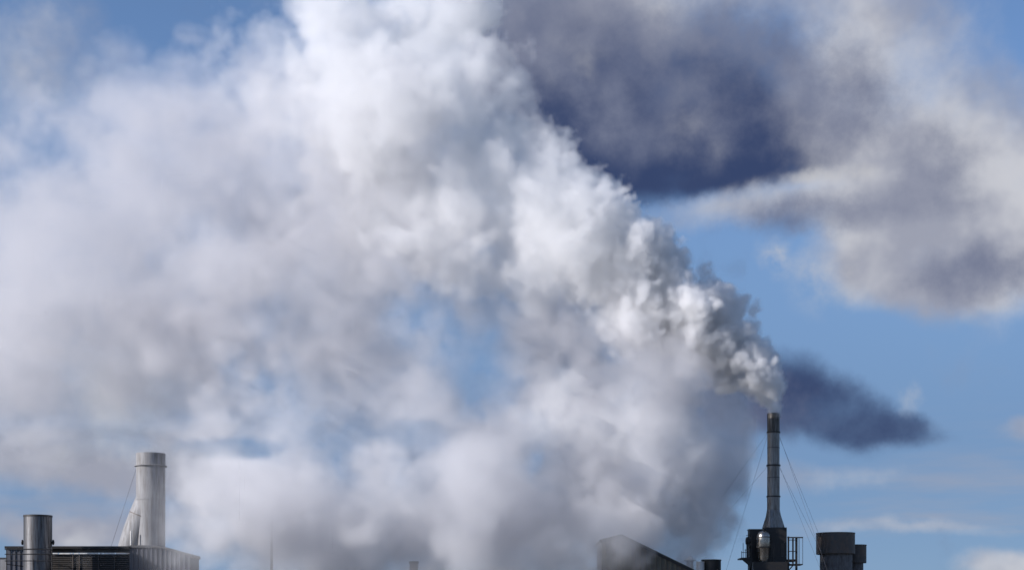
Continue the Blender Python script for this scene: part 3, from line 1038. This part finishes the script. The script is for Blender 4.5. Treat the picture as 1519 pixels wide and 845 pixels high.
# thin steam drifting in front of the roofs
for a in ((880, 800, 75, 75, 193, 1.0, 7), (830, 820, 90, 70, 195, .8, 8), (240, 770, 50, 90, 201, .55, 6), (290, 815, 55, 55, 200, 1.0, 6), (330, 790, 70, 80, 201, .8, 6)):
    soft(*a, into=f2)
for q_ in ([(480, 220, 110, 219), (410, 150, 90, 219), (350, 90, 55, 219), (320, 130, 60, 220), (270, 150, 50, 221)], [(640, 430, 90, 217), (720, 420, 90, 214), (800, 470, 80, 213)],
           [(560, 300, 110, 219), (500, 350, 115, 218), (560, 450, 90, 217), (600, 540, 65, 216)], [(590, 330, 80, 211), (660, 410, 80, 211), (740, 450, 75, 211), (830, 490, 80, 212)], [(630, 560, 60, 212), (700, 600, 60, 211), (760, 560, 60, 211)],
           [(255, 800, 50, 200), (235, 750, 40, 201)],
           [(780, 440, 95, 212), (850, 500, 110, 211), (930, 550, 100, 210), (1010, 580, 70, 209)],
           [(470, 310, 130, 222), (350, 270, 130, 223), (220, 280, 140, 224), (80, 300, 150, 225), (-60, 310, 160, 225)],
           [(580, 410, 120, 220), (430, 420, 130, 222), (300, 400, 130, 223), (150, 430, 140, 224), (0, 450, 150, 225), (-120, 450, 150, 225)],
           [(570, 545, 75, 219), (460, 530, 95, 220), (340, 520, 90, 219), (225, 510, 75, 219)],
           [(330, 610, 75, 221), (440, 615, 80, 220), (560, 610, 65, 219)], [(190, 620, 70, 222), (80, 640, 60, 223)],
           [(480, 480, 85, 214), (560, 560, 75, 213), (640, 620, 70, 212), (560, 660, 70, 212)], [(420, 600, 70, 216), (300, 640, 70, 218), (220, 660, 60, 220)],
           [(-60, 590, 100, 224), (30, 580, 90, 223), (110, 560, 80, 223)],
           [(1000, 690, 95, 213), (910, 660, 110, 212), (810, 630, 80, 211)],
           [(1005, 770, 85, 213), (900, 750, 120, 211), (770, 740, 125, 208), (640, 740, 110, 206), (520, 750, 115, 206), (400, 760, 110, 205), (300, 790, 80, 204)],
           [(820, 480, 100, 216), (880, 560, 110, 213), (990, 590, 90, 210)]):
    cauliflower(G3, q_, 100 + len(q_) + int(q_[0][0]), 14, 7, lim=1.6, jit=.6, yjit=.5)
tor = fbm(G3.n, G3.lo, V3, 13.0, 5, 71, .58)
tor2 = fbm(G3.n, G3.lo, V3, 6.0, 4, 83, .62, True)
xx = (G3.ax[0][:, None, None]) * F / G3.ax[1][None, :, None] + 759.5
zz_ = 941 - (G3.ax[2][None, None, :] - 2.0) * F / G3.ax[1][None, :, None]
veil_d = np.clip(f, 0, 1.3) * sstep(tor + .3 * (tor2 - .4), .30, .72) * .05
s = warped(G3, ((3.0, 14.0, 3), (1.2, 4.5, 3)), 500) + (tor2 - .40) * 6.0 + (tor - .5) * 7.0 + .7
lump = sstep(s, -.6, 3.0) * (.25 + 1.5 * fbm(G3.n, G3.lo, V3, 9.0, 4, 99, .6)) * .075
bank = (veil_d + lump) * (1.0 - .3 * sstep(xx, 420, 200) * sstep(zz_, 480, 380) + .8 * sstep(xx, 740, 820) * sstep(zz_, 400, 460) * sstep(zz_, 680, 600) + .75 * sstep(zz_, 580, 700) + .9 * sstep(zz_, 640, 740) * sstep(xx, 780, 900))
# clear gaps where the sky shows through
gap = np.zeros(G3.n, 'f4')
for px, py, a, b, k_ in ((712, 545, 56, 68, .68), (610, 645, 60, 22, .55), (335, 665, 80, 16, .75), (140, 665, 110, 16, .5)):
    gap = np.maximum(gap, k_ * sstep(((xx - px) / a) ** 2 + ((zz_ - py) / b) ** 2 + (tor2 - .4) * 1.6, 1.7, .35).astype('f4'))
bank *= 1 - gap
# the steam thins towards the left mill block
bank *= .22 + .78 * np.maximum(sstep(xx, 180, 310), sstep(zz_, 720, 640))
# a brighter puff with a grey belly hangs in front of the bank
G5 = Grid((X(130), 201, Z(640)), (X(530), 222, Z(390)), .35)
cauliflower(G5, [(215, 510, 48, 211), (265, 492, 60, 211), (345, 490, 66, 211), (430, 515, 50, 211)], 61, 16, 9, lim=.9, yjit=.3)
s = warped(G5, ((1.0, 6.0, 3), (.35, 2.0, 2)), 700) + (fbm(G5.n, G5.lo, .35, 5.0, 4, 31, .58, True) - .42) * 4.0
puff = sstep(s, -1.2, 4.0) * (.3 + 1.4 * fbm(G5.n, G5.lo, .35, 4.0, 4, 12)) * .26
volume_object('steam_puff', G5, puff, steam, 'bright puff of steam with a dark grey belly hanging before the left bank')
cut = int((Z(585) - G3.lo[2]) / V3)
wz = sstep(zz_, 590, 650)
low = Grid.__new__(Grid)
low.lo, low.vox, low.n = G3.lo + 3 * V3, V3, (G3.n[0] - 3, G3.n[1] - 3, cut - 3)
bank += f2 * (.10 + .35 * sstep(tor + .4 * (tor2 - .4), .38, .66)) * .45
volume_object('low_steam', low, (bank * wz)[3:, 3:, 3:cut], shaded, 'dull grey steam drifting low over the roofs between the mill block and the shed')
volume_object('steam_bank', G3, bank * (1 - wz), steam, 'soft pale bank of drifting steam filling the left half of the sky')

# --- steam rising from the squat vent
G4 = Grid(at(715, 850, 206) - Vector((0, 16, 0)), at(1120, 520, 206) + Vector((0, 12, 0)), .31)
cauliflower(G4, [(1054, 834, 16, 203), (1052, 822, 26, 203.5), (1044, 802, 36, 204), (1028, 775, 50, 205), (1008, 735, 66, 205.5), (975, 685, 74, 205)], 41, 14, 7, lim=.8)
cauliflower(G4, [(985, 690, 56, 199), (950, 660, 62, 198), (880, 640, 58, 199), (815, 605, 52, 201), (790, 640, 56, 201)], 43, 14, 8, lim=.8)
s = warped(G4, ((1.3, 6.0, 3), (.45, 1.8, 2)), 600)
s += (fbm(G4.n, G4.lo, .31, 5.0, 4, 31, .55, True) - .38) * 2.4
dn = sstep(s, -.3, 2.2) * (.4 + 1.2 * fbm(G4.n, G4.lo, .31, 4.0, 3, 12)) * (.45 + .55 * sstep(G4.ax[2][None, None, :], Z(700), Z(760)))
volume_object('steam_puff', G4, dn * .42, smoke, 'thick grey steam puffing from the squat vent beside the shed')
